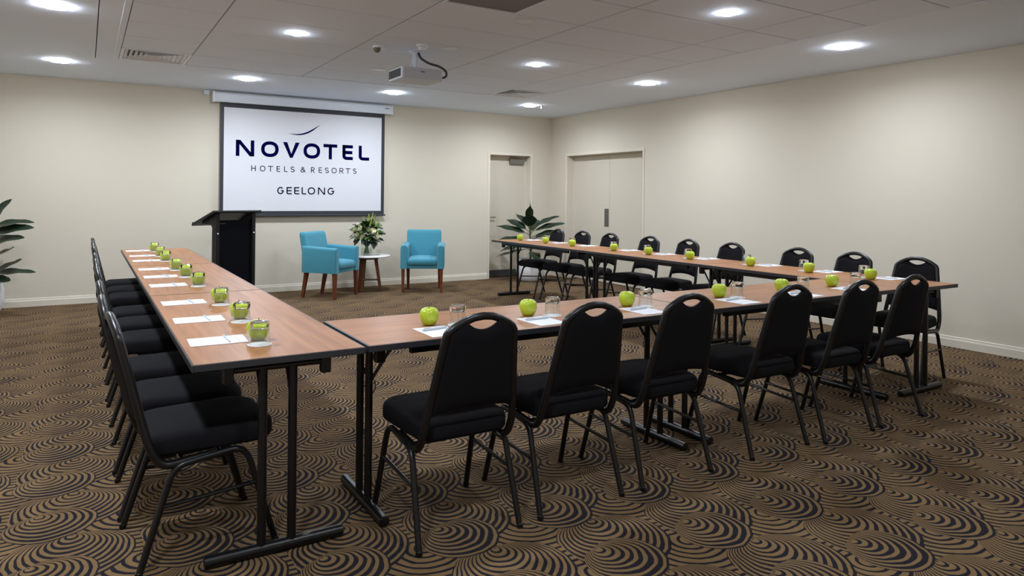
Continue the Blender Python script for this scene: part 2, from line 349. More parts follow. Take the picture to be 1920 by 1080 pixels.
# ------------------------------------------------------------------ ceiling fittings
def diffuser_vent(x, y, label):
    t = thing('air_diffuser', label, 'air vent', (x, y, H), 0, 'square ceiling air diffusers'); h = .303
    MB().box(-h, h, -h, h, .03, .034).build('back_plate', 'vent', t, 0)
    fr = MB()
    for a, b, c, d in ((-h, h, -h, -h+.03), (-h, h, h-.03, h), (-h, -h+.03, -h+.03, h-.03), (h-.03, h, -h+.03, h-.03)): fr.box(a, b, c, d, -.004, .03, .002)
    fr.build('frame', 'white', t, 0)
    for k in range(6):                                     # nested sloping louvres in four directions
        i, o = h-.035-k*.043, h-.035-k*.043-.034
        for q in range(4):
            mb = MB().rings([[(-i, -i, -.001), (i, -i, -.001), (i, -i, .002), (-i, -i, .002)], [(-o, -o, .022), (o, -o, .022), (o, -o, .025), (-o, -o, .025)]])
            ob = mb.build('louvre', 'white', t, 0); ob.rotation_euler = (0, 0, q*PI/2)
diffuser_vent((CX[0]+CX[1])/2, CY1-RH/2, 'square louvred air vent in the left corner of the tile field')
diffuser_vent((CX[4]+CX[5])/2, CY1-RH/2, 'square louvred air vent in the far right corner of the tile field')
t = thing('return_air_grille', 'dark grey mesh return air grille at the top of the photo', 'air grille', (CX[2]+.306, CY1-RH*6.5, H)); h = .303
fr = MB()
for a, b, c, d in ((-h, h, -h, -h+.022), (-h, h, h-.022, h), (-h, -h+.022, -h+.022, h-.022), (h-.022, h, -h+.022, h-.022)): fr.box(a, b, c, d, -.004, .02, .002)
fr.build('frame', 'white', t, 0); MB().box(-h+.02, h-.02, -h+.02, h-.02, .004, .012).build('filter_mesh', 'mesh', t, 0)
t = thing('smoke_detector', 'white round smoke detector above the projector', 'smoke detector', (2.567, 5.76, H))
MB().lathe([(.055, 0), (.055, -.02), (.045, -.024), (0, -.024)], 24).build('base', 'white', t)
MB().lathe([(.036, -.024), (.04, -.034), (.034, -.05), (0, -.053)], 24).build('sensor_head', 'white', t)
t = thing('motion_sensor', 'white ceiling sensor with dark dome, left of the smoke detector', 'sensor', (2.267, 6.045, H))
MB().lathe([(.06, 0), (.06, -.012), (.05, -.018), (0, -.018)], 24).build('base', 'white', t)
MB().lathe([(.034, -.018), (.034, -.03), (.028, -.048), (.015, -.058), (0, -.06)], 20, (-.02, 0, 0)).build('dark_dome', 'lens', t)
for x, y, l in ((2.849, 5.759, 'flush round ceiling speaker right of the smoke detector'), (2.689, 7.18, 'flush round ceiling speaker behind the projector'), (2.887, 4.537, 'flush round ceiling plate beside the dark grille')):
    t = thing('ceiling_speaker', l, 'speaker', (x, y, H), 0, 'round ceiling plates')
    MB().lathe([(.075, -.001), (.085, -.001), (.087, -.004), (.08, -.007), (.075, -.006)], 32, closed=True).build('rim', 'white', t)
    MB().lathe([(.076, -.001), (.076, -.003), (.0, -.004)], 32).build('grille', 'white', t)
t = thing('fire_sprinkler', 'tiny ceiling sprinkler beside the corner downlight', 'sprinkler', (5.798, 8.64, H))
MB().lathe([(.03, 0), (.03, -.004), (.012, -.006), (.010, -.03), (.022, -.032), (.022, -.035), (0, -.035)], 16).build('head', 'steel', t)

# ------------------------------------------------------------------ projector
PX, PY = 2.63, 6.05
t = thing('ceiling_projector', 'light grey projector hanging from the ceiling on a short pole', 'projector', (PX, PY, H))
bx = MB(); ol = rrect(.205, .205, -.165, .165, .02, .02, 4)
bx.rings([[(p[0]*.985, p[1]*.985, -.285) for p in ol], [(p[0], p[1], -.278) for p in ol], [(p[0], p[1], -.192) for p in ol], [(p[0]*.98, p[1]*.98, -.182) for p in ol]]); bx.build('body', 'proj', t)
MB().box(-.2075, -.203, -.135, .15, -.27, -.196, .001).build('side_vent', 'vent', t, 0)
for k in range(9): MB().box(-.2095, -.2065, -.13+k*.031, -.122+k*.031, -.268, -.198).build('vent_slat', 'border', t, 0)
MB().box(-.02, .02, -.1665, -.1645, -.222, -.214).build('badge', 'vent', t, 0)
lens_me = MB().lathe([(.04, 0), (.045, .02), (.04, .03), (.03, .026), (0, .02)], 20).mesh('lens', 'lens'); o = link('lens', lens_me, t, (.09, .162, -.235)); o.rotation_euler = (-PI/2, 0, 0)
MB().tube([(0, 0, -.17), (0, 0, -.004)], .024, 16).build('mount_pole', 'white', t)
MB().lathe([(.07, 0), (.07, -.006), (.03, -.012), (0, -.012)], 24).build('ceiling_plate', 'white', t)
MB().box(-.07, .07, -.05, .05, -.184, -.17, .003).build('mount_bracket', 'proj', t)
for sx in (-1, 1): MB().tube([(sx*.04, -.03, -.01), (sx*.055, -.035, -.175)], .006, 8).build('mount_strut', 'white', t)
MB().tube(smooth_path([(.02, -.02, -.02), (.03, -.05, -.07), (.09, -.10, -.12), (.17, -.15, -.15), (.225, -.175, -.19), (.235, -.17, -.235), (.205, -.15, -.255)], 6), .011, 8).build('cable', 'cable', t)

# ------------------------------------------------------------------ screen with slide
SY = YB-.06
t = thing('projection_screen', 'pull-down projection screen showing a white slide with navy lettering', 'projection screen', (0, SY, 0))
X0, X1, Z0, Z1 = 1.503, 3.781, 1.058, 2.548; IX0, IX1, IZ0, IZ1 = 1.547, 3.733, 1.113, 2.488
bd = MB().box(X0, IX0, -.001, .002, Z0, Z1).box(IX1, X1, -.001, .002, Z0, Z1).box(IX0, IX1, -.001, .002, Z0, IZ0).box(IX0, IX1, -.001, .002, IZ1, Z1); bd.build('black_border', 'border', t, 0)
MB().box(IX0, IX1, -.0008, .0018, IZ0, IZ1).build('slide', 'screen', t, 0)
MB().tube([(X0-.015, 0, Z0-.006), (X1+.02, 0, Z0-.006)], .012, 10).build('bottom_bar', 'border', t)
case = MB(); pr = [(-.055, 2.548), (-.065, 2.57), (-.065, 2.655), (-.05, 2.672), (.06, 2.672), (.06, 2.548)]
case.rings([[(x, y, z) for y, z in pr] for x in (1.41, 3.875)]); cs = case.build('screen_case', 'white', t, 30)
for x in (1.405, 3.865): MB().box(x-.006, x+.02, -.07, .06, 2.54, 2.678, .004).build('end_cap', 'white', cs)
MB().box(3.76, 3.83, -.0665, -.0645, 2.622, 2.632).build('badge', 'vent', cs, 0)
# lettering: stroke glyphs
def ribbon(mb, pts, wd, closed=False):
    P = [Vector((p[0], p[1])) for p in pts]; n = len(P); L = []; Rr = []
    for i in range(n):
        if closed: a, b, c = P[i-1], P[i], P[(i+1) % n]
        else: a, b, c = P[max(i-1, 0)], P[i], P[min(i+1, n-1)]
        d1 = (b-a).normalized() if (b-a).length > 0 else (c-b).normalized(); d2 = (c-b).normalized() if (c-b).length > 0 else d1
        n1 = Vector((-d1.y, d1.x)); n2 = Vector((-d2.y, d2.x)); m = (n1+n2); m = m.normalized() if m.length > 1e-6 else n1
        k = wd/2/max(.5, m.dot(n1)); L.append(b+m*k); Rr.append(b-m*k)
    V = [(p.x, -.002, p.y) for p in L]+[(p.x, -.002, p.y) for p in Rr]
    mb.add(V, [[i, (i+1) % n, n+(i+1) % n, n+i] for i in range(n if closed else n-1)])
def arc(cx, cy, rx, ry, a0, a1, n=14): return [(cx+rx*math.cos(math.radians(a0+(a1-a0)*k/n)), cy+ry*math.sin(math.radians(a0+(a1-a0)*k/n))) for k in range(n+1)]
def glyph(mb, ch, x0, x1, z0, z1, s):
    h = s/2; l, r, b, t_ = x0+h, x1-h, z0+h, z1-h; mx, mz = (l+r)/2, (b+t_)/2; cr = min(r-l, t_-b)*.32
    R = lambda p, c=False: ribbon(mb, p, s, c)
    if ch == 'N':
        R([(l, z0), (l, z1)]); R([(r, z0), (r, z1)]); dz = s*1.2; mb.add([(x0, -.002, z1), (x0+s*1.25, -.002, z1), (x1, -.002, z0), (x1-s*1.25, -.002, z0)], [[0, 1, 2, 3]])
    elif ch == 'O':
        pts = []
        for k in range(32):
            a = 2*PI*k/32; c_, s_ = math.cos(a), math.sin(a); pts.append((mx+(r-l)/2*math.copysign(abs(c_)**.88, c_), mz+(t_-b)/2*math.copysign(abs(s_)**.88, s_)))
        R(pts, True)
    elif ch == 'V':
        e = s*.62
        mb.add([(x0, -.002, z1), (x0+2*e, -.002, z1), (mx, -.002, z0+s*1.2), (mx, -.002, z0), (mx-e*.6, -.002, z0)], [[0, 1, 2, 3, 4]])
        mb.add([(x1, -.002, z1), (x1-2*e, -.002, z1), (mx, -.002, z0+s*1.2), (mx, -.002, z0), (mx+e*.6, -.002, z0)], [[0, 1, 2, 3, 4]])
    elif ch == 'T': R([(x0, t_), (x1, t_)]); R([(mx, z0), (mx, t_)])
    elif ch == 'E':
        R([(x0, t_), (x1, t_)]); R([(x0, mz), (x1-s*.15, mz)]); R([(l, z1)]+arc(l+cr, b+cr, cr, cr, 180, 270, 8)+[(x1, b)])
    elif ch == 'L': R([(l, z1)]+arc(l+cr, b+cr, cr, cr, 180, 270, 8)+[(x1, b)])
    elif ch == 'H': R([(l, z0), (l, z1)]); R([(r, z0), (r, z1)]); R([(l, mz), (r, mz)])
    elif ch == 'S':
        q = (t_-b)/4; a1 = arc(mx, t_-q, (r-l)/2, q, 30, 270, 14); a2 = arc(mx, b+q, (r-l)/2, q, 90, -150, 14); R(a1+a2[1:])
    elif ch == 'R':
        q = (t_-b)*.27; R([(l, z0), (l, z1)]); R([(l, t_), (r-q, t_)]+arc(r-q, t_-q, q, q, 90, -90, 8)+[(l, t_-2*q)]); R([(mx-s*.2, t_-2*q), (r+h*.3, z0)])
    elif ch == 'G':
        R(arc(mx, mz, (r-l)/2, (t_-b)/2, 42, 322, 24)+[(r, mz-.02*(t_-b)), (mx+(r-l)*.08, mz-.02*(t_-b))])
    elif ch == '&':
        q = (t_-b); R([(r+h, b-h*.4), (l+(r-l)*.28, t_-q*.28)]+arc(mx-(r-l)*.06, t_-q*.2, (r-l)*.24, q*.2, 190, -20, 10)+[(mx-(r-l)*.12, mz+q*.04)]+arc(mx-(r-l)*.14, b+q*.26, (r-l)*.36, q*.26, 120, 300, 12)+[(r, mz)])
mb = MB(); NX = [1.697, 1.932, 2.02, 2.252, 2.309, 2.536, 2.589, 2.823, 2.869, 3.068, 3.144, 3.299, 3.386, 3.546]
for i, c in enumerate('NOVOTEL'): glyph(mb, c, NX[2*i], NX[2*i+1], 1.848, 2.063, .046)
mb.build('large_lettering', 'navy', t, 0)
mb = MB(); HX = [1.896, 1.955, 2.007, 2.079, 2.112, 2.18, 2.226, 2.272, 2.327, 2.376, 2.414, 2.47, 2.551, 2.619, 2.696, 2.748, 2.804, 2.852, 2.892, 2.951, 2.988, 3.064, 3.103, 3.162, 3.194, 3.264, 3.303, 3.356]
for i, c in enumerate('HOTELS&RESORTS'): glyph(mb, c, HX[2*i], HX[2*i+1], 1.651, 1.728, .0105)
mb.build('small_lettering', 'navy2', t, 0)
mb = MB(); GX = [2.238, 2.327, 2.363, 2.435, 2.466, 2.537, 2.569, 2.633, 2.654, 2.758, 2.797, 2.899, 2.934, 3.032]
for i, c in enumerate('GEELONG'): glyph(mb, c, GX[2*i], GX[2*i+1], 1.343, 1.444, .0165)
mb.build('place_lettering', 'navy2', t, 0)
mb = MB(); lo = smooth_path([(2.376, 2.186, 0), (2.507, 2.168, 0), (2.613, 2.186, 0), (2.72, 2.243, 0), (2.826, 2.336, 0)], 5); hi = smooth_path([(2.376, 2.186, 0), (2.507, 2.183, 0), (2.613, 2.209, 0), (2.72, 2.266, 0), (2.826, 2.336, 0)], 5)
n = len(lo); mb.add([(p.x, -.002, p.y) for p in lo]+[(p.x, -.002, p.y) for p in hi], [[i, i+1, n+i+1, n+i] for i in range(n-1)]); mb.build('swoosh', 'navy', t, 0)
t = thing('wall_bracket', 'small white bracket on the wall left of the screen case', 'bracket', (1.335, YB, 2.665))
MB().box(-.035, .035, -.05, 0, -.03, .03, .008, 2).build('bracket_body', 'white', t); MB().tube([(0, -.045, 0), (0, -.075, -.01)], .014, 12).build('bracket_nose', 'white', t)

# ------------------------------------------------------------------ tables
TL, TW, TZ = 1.872, .62, .755
def make_table():
    t = thing('conference_table', 'x', 'table', group='folding conference tables'); a, b = TL/2, TW/2
    MB().box(-a+.007, a-.007, -b+.007, b-.007, TZ-.02, TZ, .001).build('tabletop', 'laminate', t, 0)
    MB().box(-a, a, -b, -b+.008, TZ-.026, TZ-.0006, .002).box(-a, a, b-.008, b, TZ-.026, TZ-.0006, .002).box(-a, -a+.008, -b+.007, b-.007, TZ-.026, TZ-.0006, .002).box(a-.008, a, -b+.007, b-.007, TZ-.026, TZ-.0006, .002).build('edge_band', 'edge', t, 0)
    for s in (-1, 1): MB().box(-a+.2, a-.2, s*(b-.07)-.012, s*(b-.07)+.012, TZ-.062, TZ-.02, .002).build('apron_rail', 'metal', t, 0)
    for s in (-1, 1):
        x = s*(a-.092)
        MB().tube([(x, -.252, .0235), (x, -.25, .0235), (x, .25, .0235), (x, .252, .0235)], [.018, .0225, .0225, .018], 14).build('foot_bar', 'metal', t)
        for k in (-1, 1):
            lg = MB().tube([(x, k*.055, .03), (x, k*.055, TZ-.055)], .0165, 14).build('leg', 'metal', t)
            MB().tube(bend_path([(x-s*.02, k*.055, TZ-.2), (x-s*.028, k*.055, TZ-.21), (x-s*.03, k*.055, TZ-.245), (x-s*.018, k*.055, TZ-.26)], .008, 3), .0028, 6).build('spring_clip', 'chrome', lg)['label'] = 'chrome spring clip'
            MB().tube([(x-s*.012, k*.055, TZ-.2), (x-s*.13, k*.055, TZ-.03)], .0075, 8).build('brace', 'metal', t)
            MB().box(x-.02, x+.02, k*.178-.018, k*.178+.018, TZ-.10, TZ-.02, .003).build('hinge_block', 'metal', t, 0)
        MB().tube([(x, -.17, TZ-.055), (x, .17, TZ-.055)], .0125, 12).build('cross_bar', 'metal', t)
    return t
LT = [2.6+TL/2+i*(TL+.006) for i in range(3)]; FT = [.952+TL/2+i*(TL+.004) for i in range(2)]; RT = [2.575+TL/2+i*(TL+.004) for i in range(3)]
LX, FY, RX = .315+TW/2, 2.608+TW/2, 4.705+TW/2
tabs = [(LX, y, PI/2, '%s table of the left-hand row, wood top with black edge and legs' % n) for y, n in zip(LT, ('nearest', 'middle', 'farthest'))]
tabs += [(x, FY, 0, '%s of the two tables across the front of the U, wood top' % n) for x, n in zip(FT, ('left', 'right'))]
tabs += [(RX, y, PI/2, '%s table of the right-hand row, wood top with black edge and legs' % n) for y, n in zip(RT, ('nearest', 'middle', 'farthest'))]
t0 = make_table()
for i, (x, y, rz, l) in enumerate(tabs):
    if i == 0: t0.location = (x, y, 0); t0.rotation_euler = (0, 0, rz); t0['label'] = l
    else: dup(t0, (x, y, 0), rz, l)

# ------------------------------------------------------------------ banquet chairs (face +Y)
def yb(z): return -.205-(z-.44)*.235
def make_chair():
    t = thing('banquet_chair', 'x', 'chair', group='black banquet chairs round the tables'); R0 = .0125
    for s in (-1, 1):
        rear = bend_path([(s*.222, -.235, .006), (s*.208, -.125, .36), (s*.205, -.02, .372)], .06, 6)
        front = bend_path([(s*.205, -.03, .371), (s*.206, .125, .388), (s*.222, .235, .006)], .06, 6)
        for pth in (rear, front):
            lg = MB().tube(pth, R0, 10).build('leg', 'metal', t)
            f = pth[0] if pth is rear else pth[-1]; MB().lathe([(.0128, -.006), (.0134, -.004), (.0134, .012), (.0125, .013)], 10, f).build('foot_cap', 'metal', lg)
        MB().tube([(s*.2145, -.168, .225), (s*.2145, .175, .245)], .008, 8).build('stretcher', 'metal', t)
    MB().tube([(-.207, .04, .372), (.207, .04, .372)], .009, 8).tube([(-.207, -.09, .366), (.207, -.09, .366)], .009, 8).build('seat_support', 'metal', t)
    # back frame: one continuous hoop that runs under the seat
    def xw(z): return .198-(z-.44)*.132
    side = [(.196, .02, .378), (.197, -.165, .362), (.197, yb(.44), .44), (xw(.6), yb(.6), .6), (xw(.74), yb(.74), .74)]
    arch = [(.149, .808), (.1465, .825), (.139, .837), (.112, .856), (.078, .873), (.04, .886), (0, .890)]
    r_ = bend_path(side, .06, 5)+[Vector((x, yb(z), z)) for x, z in arch]; l_ = [Vector((-p.x, p.y, p.z)) for p in r_[:-1]][::-1]
    MB().tube(r_+l_, .0155, 10).build('back_frame', 'metal', t)
    def top(u):
        x = abs(u)*.147
        arch_z = .890-.054*(x/.147)**1.9
        dip = .875-.036*max(0, 1-(x/.078)**2) if x < .078 else 9
        return min(arch_z, dip)
    def pan(side):
        def fn(u, v):
            U = u*2-1; zb = .505+.024*(1-U*U); z = zb+(top(U)-zb)*v; x = U*(xw(min(z, .82))-.004)
            edge = min(1, (1-abs(U))*9, v*12+.0, (1-v)*14); th = .007+.012*math.sqrt(max(0, min(1, edge)))
            return (x, yb(z)-.012*(1-U*U)+side*th*(1.0 if side > 0 else .75), z)
        return fn
    nu, nv = 24, 14; A = MB().grid(pan(1), nu, nv); B = MB().grid(pan(-1), nu, nv); mb = MB().add(A.v, A.f).add(B.v, B.f); k = (nu+1)*(nv+1)
    idx = [i*(nv+1) for i in range(nu+1)]+[nu*(nv+1)+j for j in range(1, nv+1)]+[i*(nv+1)+nv for i in range(nu-1, -1, -1)]+[j for j in range(nv-1, 0, -1)]
    for a, b in zip(idx, idx[1:]+idx[:1]): mb.f.append([a, b, b+k, a+k])
    mb.build('backrest', 'fabric', t, 50)
    ol = rrect(.196, .216, -.20, .245, .06, .095, 7)
    pad(ol, [(.02, .396), (.006, .399), (.0, .410), (0, .445), (.004, .460), (.014, .470), (.03, .476)], 0, .02, .010).build('seat', 'fabric', t, 60)
    return t
c0 = make_chair(); first = [True]
def chair(x, y, rz, label):
    if first[0]: c0.location = (x, y, 0); c0.rotation_euler = (0, 0, rz); c0['label'] = label; first[0] = False
    else: dup(c0, (x, y, 0), rz, label)
LCY = [2.985, 3.48, 4.04, 4.82, 5.39, 5.93, 6.78, 7.30, 7.86]
for i, y in enumerate(LCY): chair(.372 if i else .39, y, -PI/2+(math.radians(4) if i == 0 else math.radians(random.uniform(-1.5, 1.5))), 'black banquet chair in the left-hand row, %s from the camera' % ORD[i])
for i, (x, y) in enumerate(((1.297, 2.628), (1.85, 2.645), (2.418, 2.642), (3.168, 2.642), (3.711, 2.597), (4.249, 2.605))):
    chair(x, y, math.radians((0, .5, 0, -.5, 0, 0)[i]), 'black banquet chair with its back to the camera, %s from left' % ORD[i])
RCY = [2.978, 3.548, 4.097, 4.87, 5.476, 6.075, 6.797, 7.355, 7.94]
for i, y in enumerate(RCY): chair(5.318, y, PI/2+math.radians((9, 0, 1, 0, -1, 1, 0, 2, 0)[i]), 'black banquet chair by the right wall, %s from the camera' % ORD[i])

# ------------------------------------------------------------------ place settings
ap = MB(); prof = [(0, .010), (.010, .004), (.020, .0), (.030, .006), (.0385, .020), (.0435, .038), (.0445, .050), (.042, .063), (.035, .073), (.024, .0785), (.014, .077), (.006, .071), (0, .066)]
V = MB().lathe(prof, 24)
V.v = [(x*(1+.018*math.cos(5*math.atan2(y, x))*(1-z/.08)), y*(1+.018*math.cos(5*math.atan2(y, x))*(1-z/.08)), z) for x, y, z in V.v]
apple_me = V.mesh('apple_skin', 'apple', 60); stem_me = MB().tube([(0, 0, .066), (.001, 0, .078), (.004, .001, .088)], [.0014, .0013, .002], 6).mesh('stem', 'stem')
GH, GR0, GR1 = .090, .0405, .036
wall_me = MB().lathe([(GR0, 0), (GR0, .002), (GR1+.001, GH-.036), (GR1, GH-.03), (GR1-.0022, GH-.03), (GR1-.0012, GH-.036), (GR0-.0022, .002), (GR0-.0022, 0)], 28, closed=True).mesh('glass_wall', 'glass')
gb = MB(); rs = []
for k, (r, z) in enumerate(((.0, GH-.026), (.022, GH-.028), (GR1-.0015, GH-.0298), (GR1, GH-.012), (GR1-.001, GH-.004), (GR1-.006, GH), (GR1-.012, GH-.001), (0, GH-.003))):
    rs.append([(r*(1+(.05 if 1 < k < 6 and j % 2 else 0))*math.cos(2*PI*j/20), r*(1+(.05 if 1 < k < 6 and j % 2 else 0))*math.sin(2*PI*j/20), z) for j in range(20)])
base_me = gb.rings(rs, False, False).mesh('faceted_base', 'gbase', 20)
coaster_me = MB().lathe([(0, 0), (.0455, 0), (.0462, .001), (.0455, .0022), (0, .0022)], 32).mesh('paper_coaster', 'coaster')
pad_me = MB().box(-.078, .078, -.106, .106, 0, .003, .0004).mesh('notepad', 'paper', 0)
ln_me = MB().box(-.066, .066, .072, .0765, .003, .0032).box(-.066, .02, .063, .0655, .003, .0032).mesh('printed_heading', 'paperline', 0)
pen_me = MB().tube([(-.07, 0, .0055), (-.062, 0, .0055), (-.06, 0, .0055), (.055, 0, .0055), (.066, 0, .0055), (.07, 0, .0055)], [.004, .0045, .0052, .0052, .003, .0012], 10).mesh('pen_barrel', 'pen')
clip_me = MB().box(-.062, -.026, -.0015, .0015, .0105, .0125, .0004).box(-.062, -.058, -.0015, .0015, .009, .0125).mesh('pen_clip', 'chrome', 0)
def setting(side, i, apple, glass, note, rz):
    where = {'L': '%s place from the camera, left-hand row', 'F': '%s place from the left, front row', 'R': '%s place from the camera, right-hand row'}[side] % ORD[i]
    a = thing('green_apple', 'green apple at the '+where, 'apple', (apple[0], apple[1], TZ), random.uniform(0, 6), 'green apples on the tables'); link('apple_skin', apple_me, a); link('stem', stem_me, a)
    c = link('paper_coaster', coaster_me, None, (glass[0], glass[1], TZ)); tag(c, 'round white coaster at the '+where, 'coaster', 'coasters on the tables')
    g = thing('drinking_glass', 'upside-down glass tumbler at the '+where, 'glass', (glass[0], glass[1], TZ+.0022), random.uniform(0, 1), 'upturned tumblers on the tables'); link('glass_wall', wall_me, g); link('faceted_base', base_me, g)
    n = thing('notepad', 'white notepad at the '+where, 'notepad', (note[0], note[1], TZ), rz+random.uniform(-.03, .03), 'notepads on the tables'); link('sheets', pad_me, n); link('printed_heading', ln_me, n)
    d = Vector((.0, .035)); d.rotate(Matrix.Rotation(rz, 2))
    p = thing('pen', 'white pen lying on the notepad at the '+where, 'pen', (note[0]+d.x, note[1]+d.y, TZ+.0032), rz+random.uniform(.0, .25), 'pens on the notepads'); link('barrel', pen_me, p); link('clip', clip_me, p)
LG = [[.587, 2.841], [.618, 3.383], [.619, 3.952], [.615, 4.798], [.606, 5.352], [.597, 5.863], [.596, 6.678], [.597, 7.201], [.595, 7.811]]
for i, (x, y) in enumerate(LG): setting('L', i, (x+(.014, .008, .005, .01, .01, .005, .005, .01, .0)[i], y+.098), (x, y), (.456, y+(.148, .147, .165, .136, .11, .154, .12, .127, .16)[i]), -PI/2)
FA = [1.344, 1.882, 2.523, 3.245, 3.82, 4.347]; FG = [1.458, 1.985, 2.60, 3.33, 3.95, 4.52]
for i in range(6): setting('F', i, (FA[i], 2.908), (FG[i], 2.845), (FA[i]-.03, 2.742), 0)
RA = [3.03, 3.55, 4.13, 4.85, 5.435, 5.99, 6.765, 7.335, 7.94]
for i, y in enumerate(RA): setting('R', i, (5.0, y), (5.075, y+.10), (5.19, y-.035), PI/2)

# ------------------------------------------------------------------ lectern
th = math.radians(22); t = thing('lectern', 'black lectern with sloping top in front of the screen', 'lectern', (1.30, 8.93, 0), th)
Wd, Dp = .645, .48                                       # local: x along the audience face, y to the back
zf, zbk = 1.14, .972
def slope(y): return zf+(zbk-zf)*y/Dp
bd = MB(); bd.rings([[(x, 0, zf-.03), (x, Dp, zbk-.03), (x, Dp+.008, zbk-.022), (x, Dp, zbk), (x, 0, zf), (x, -.006, zf-.015)] for x in (0, Wd)]); bd.build('top_board', 'black', t, 0)
MB().box(0, Wd, Dp-.02, Dp, zbk-.002, zbk+.016, .003).build('paper_lip', 'black', t, 0)
for x0 in (.055, Wd-.105):
    mb = MB(); pr = [(.03, .02), (.03, zf-.04), (.34, slope(.34)-.03), (.34, slope(.34)-.05), (.15, .97), (.12, .93), (.12, .02)]
    mb.rings([[(x, y, z) for y, z in pr] for x in (x0, x0+.045)]); pn = mb.build('side_post', 'black', t, 0)
    s_me = MB().lathe([(0, 0), (.009, 0), (.009, .004), (0, .005)], 14).mesh('screw_cap', 'white'); so = link('screw_cap', s_me, pn, (x0+.022, .0305, .86)); so.rotation_euler = (PI/2, 0, 0); so['label'] = 'white screw cap'
MB().box(.095, Wd-.10, .055, .075, .06, 1.02, .002).build('front_panel', 'velvet', t, 0)
MB().box(.095, Wd-.10, .03, .20, .04, .07, .003).build('lower_rail', 'black', t, 0)
MB().box(.12, .19, .0535, .055, .975, .982).build('maker_badge', 'vent', t, 0)
MB().box(.0, Wd, -.02, .46, 0, .035, .006).build('base_plate', 'black', t, 0)

# ------------------------------------------------------------------ armchairs
def make_armchair():
    t = thing('armchair', 'x', 'armchair', group='teal armchairs before the back wall')
    for s in (-1, 1):
        ol = rrect(.05, .05, -.25, .255, .018, .022, 4); mb = MB()
        rs = [[(s*.25+p[0]*k, p[1], z+dz*(.02 if p[1] < 0 else 0)) for p in ol] for k, z, dz in ((.96, .335, 0), (1, .345, 0), (1, .62, 1), (.93, .642, 1), (.6, .655, 1))]
        mb.rings(rs).build('arm', 'teal', t, 50)
        MB().rings([[(s*.262+a*.024, .222+b*.024, .34) for a, b in ((-1, -1), (1, -1), (1, 1), (-1, 1))], [(s*.262+a*.016, .226+b*.016, 0) for a, b in ((-1, -1), (1, -1), (1, 1), (-1, 1))]]).build('leg', 'redwood', t, 0)
        MB().rings([[(s*.225+a*.024, -.215+b*.024, .34) for a, b in ((-1, -1), (1, -1), (1, 1), (-1, 1))], [(s*.225+a*.017, -.275+b*.017, 0) for a, b in ((-1, -1), (1, -1), (1, 1), (-1, 1))]]).build('leg', 'redwood', t, 0)
    MB().box(-.21, .21, -.23, .235, .335, .40, .01, 2).build('seat_base', 'teal', t, 50)
    ol = rrect(.205, .205, -.18, .262, .03, .04, 5)
    pad(ol, [(.012, .385), (0, .395), (0, .445), (.006, .462), (.018, .474), (.04, .482)], 0, .04, .022).build('seat_cushion', 'teal', t, 60)
    mb = MB(); rs = []
    for z, y0, y1, hw in ((.34, -.27, -.15, .235), (.5, -.285, -.165, .24), (.66, -.305, -.195, .245), (.80, -.33, -.225, .247), (.838, -.334, -.236, .243), (.852, -.322, -.25, .232)):
        ol = rrect(hw, hw, y0, y1, .03, .03, 4); rs.append([(p[0], p[1]+.012*(1-(p[0]/hw)**2)*0, z) for p in ol])
    mb.rings(rs).build('backrest', 'teal', t, 50)
    return t
a0 = make_armchair(); a0.location = (2.774, 9.10, 0); a0.rotation_euler = (0, 0, math.atan2(-.655, -.756)-PI/2+PI*1.0)
def face(o, dx, dy): o.rotation_euler = (0, 0, math.atan2(dy, dx)-PI/2)
face(a0, .655, -.756); a0['label'] = 'teal armchair turned sideways beside the lectern'
a1 = dup(a0, (4.08, 9.05, 0), 0, 'teal armchair facing the room, right of the flower vase'); face(a1, -.456, -.89)
# ------------------------------------------------------------------ side table, vase, flowers
SX, SYY = 3.40, 9.44
t = thing('side_table', 'round white topped side table with wooden legs between the armchairs', 'side table', (SX, SYY, 0), math.radians(12))
MB().lathe([(0, .478), (.305, .478), (.32, .484), (.32, .494), (.312, .50), (0, .50)], 48).build('tabletop', 'marble', t)
MB().lathe([(0, .445), (.16, .445), (.16, .478), (0, .478)], 24).build('top_support', 'walnut', t)
for k in range(3):
    a = math.radians(-35+120*k); c_, s_ = math.cos(a), math.sin(a)
    sq = lambda r, h, z: [(r*c_-s_*u*h+c_*v*h*.7, r*s_+c_*u*h+s_*v*h*.7, z) for u, v in ((-1, -1), (1, -1), (1, 1), (-1, 1))]
    MB().rings([sq(.185, .028, 0), sq(.115, .034, .46)]).build('leg', 'walnut', t, 0)
    MB().tube([(0, 0, .15), (c_*.16, s_*.16, .15)], .013, 8).build('stretcher', 'walnut', t)
VX, VY = 3.375, 9.41
t = thing('flower_vase', 'clear glass vase of water and stems on the white side table', 'vase', (VX, VY, .50))
MB().lathe([(.07, 0), (.078, .004), (.08, .05), (.078, .13), (.07, .155), (.067, .165), (.064, .165), (.067, .153), (.075, .13), (.077, .05), (.074, .008), (.068, .006)], 32, closed=True).lathe([(0, 0), (.07, 0), (.07, .006), (0, .006)], 32).build('vase_glass', 'glass', t)
MB().lathe([(0, .008), (.072, .008), (.0755, .05), (.0745, .10), (0, .10)], 28).build('water', 'water', t)
t = thing('flower_bouquet', 'bouquet of cream roses and green foliage in the glass vase', 'flowers', (VX, VY, .50))
rnd = random.Random(3); st = MB()
for k in range(16):
    a = rnd.uniform(0, 2*PI); r = rnd.uniform(.01, .055); b = rnd.uniform(0, 2*PI); st.tube([(r*math.cos(a), r*math.sin(a), .015), (.02*math.cos(b), .02*math.sin(b), .15), (.07*math.cos(b+.4), .07*math.sin(b+.4), .27)], .0035, 5)
st.build('stems', 'leaf2', t)
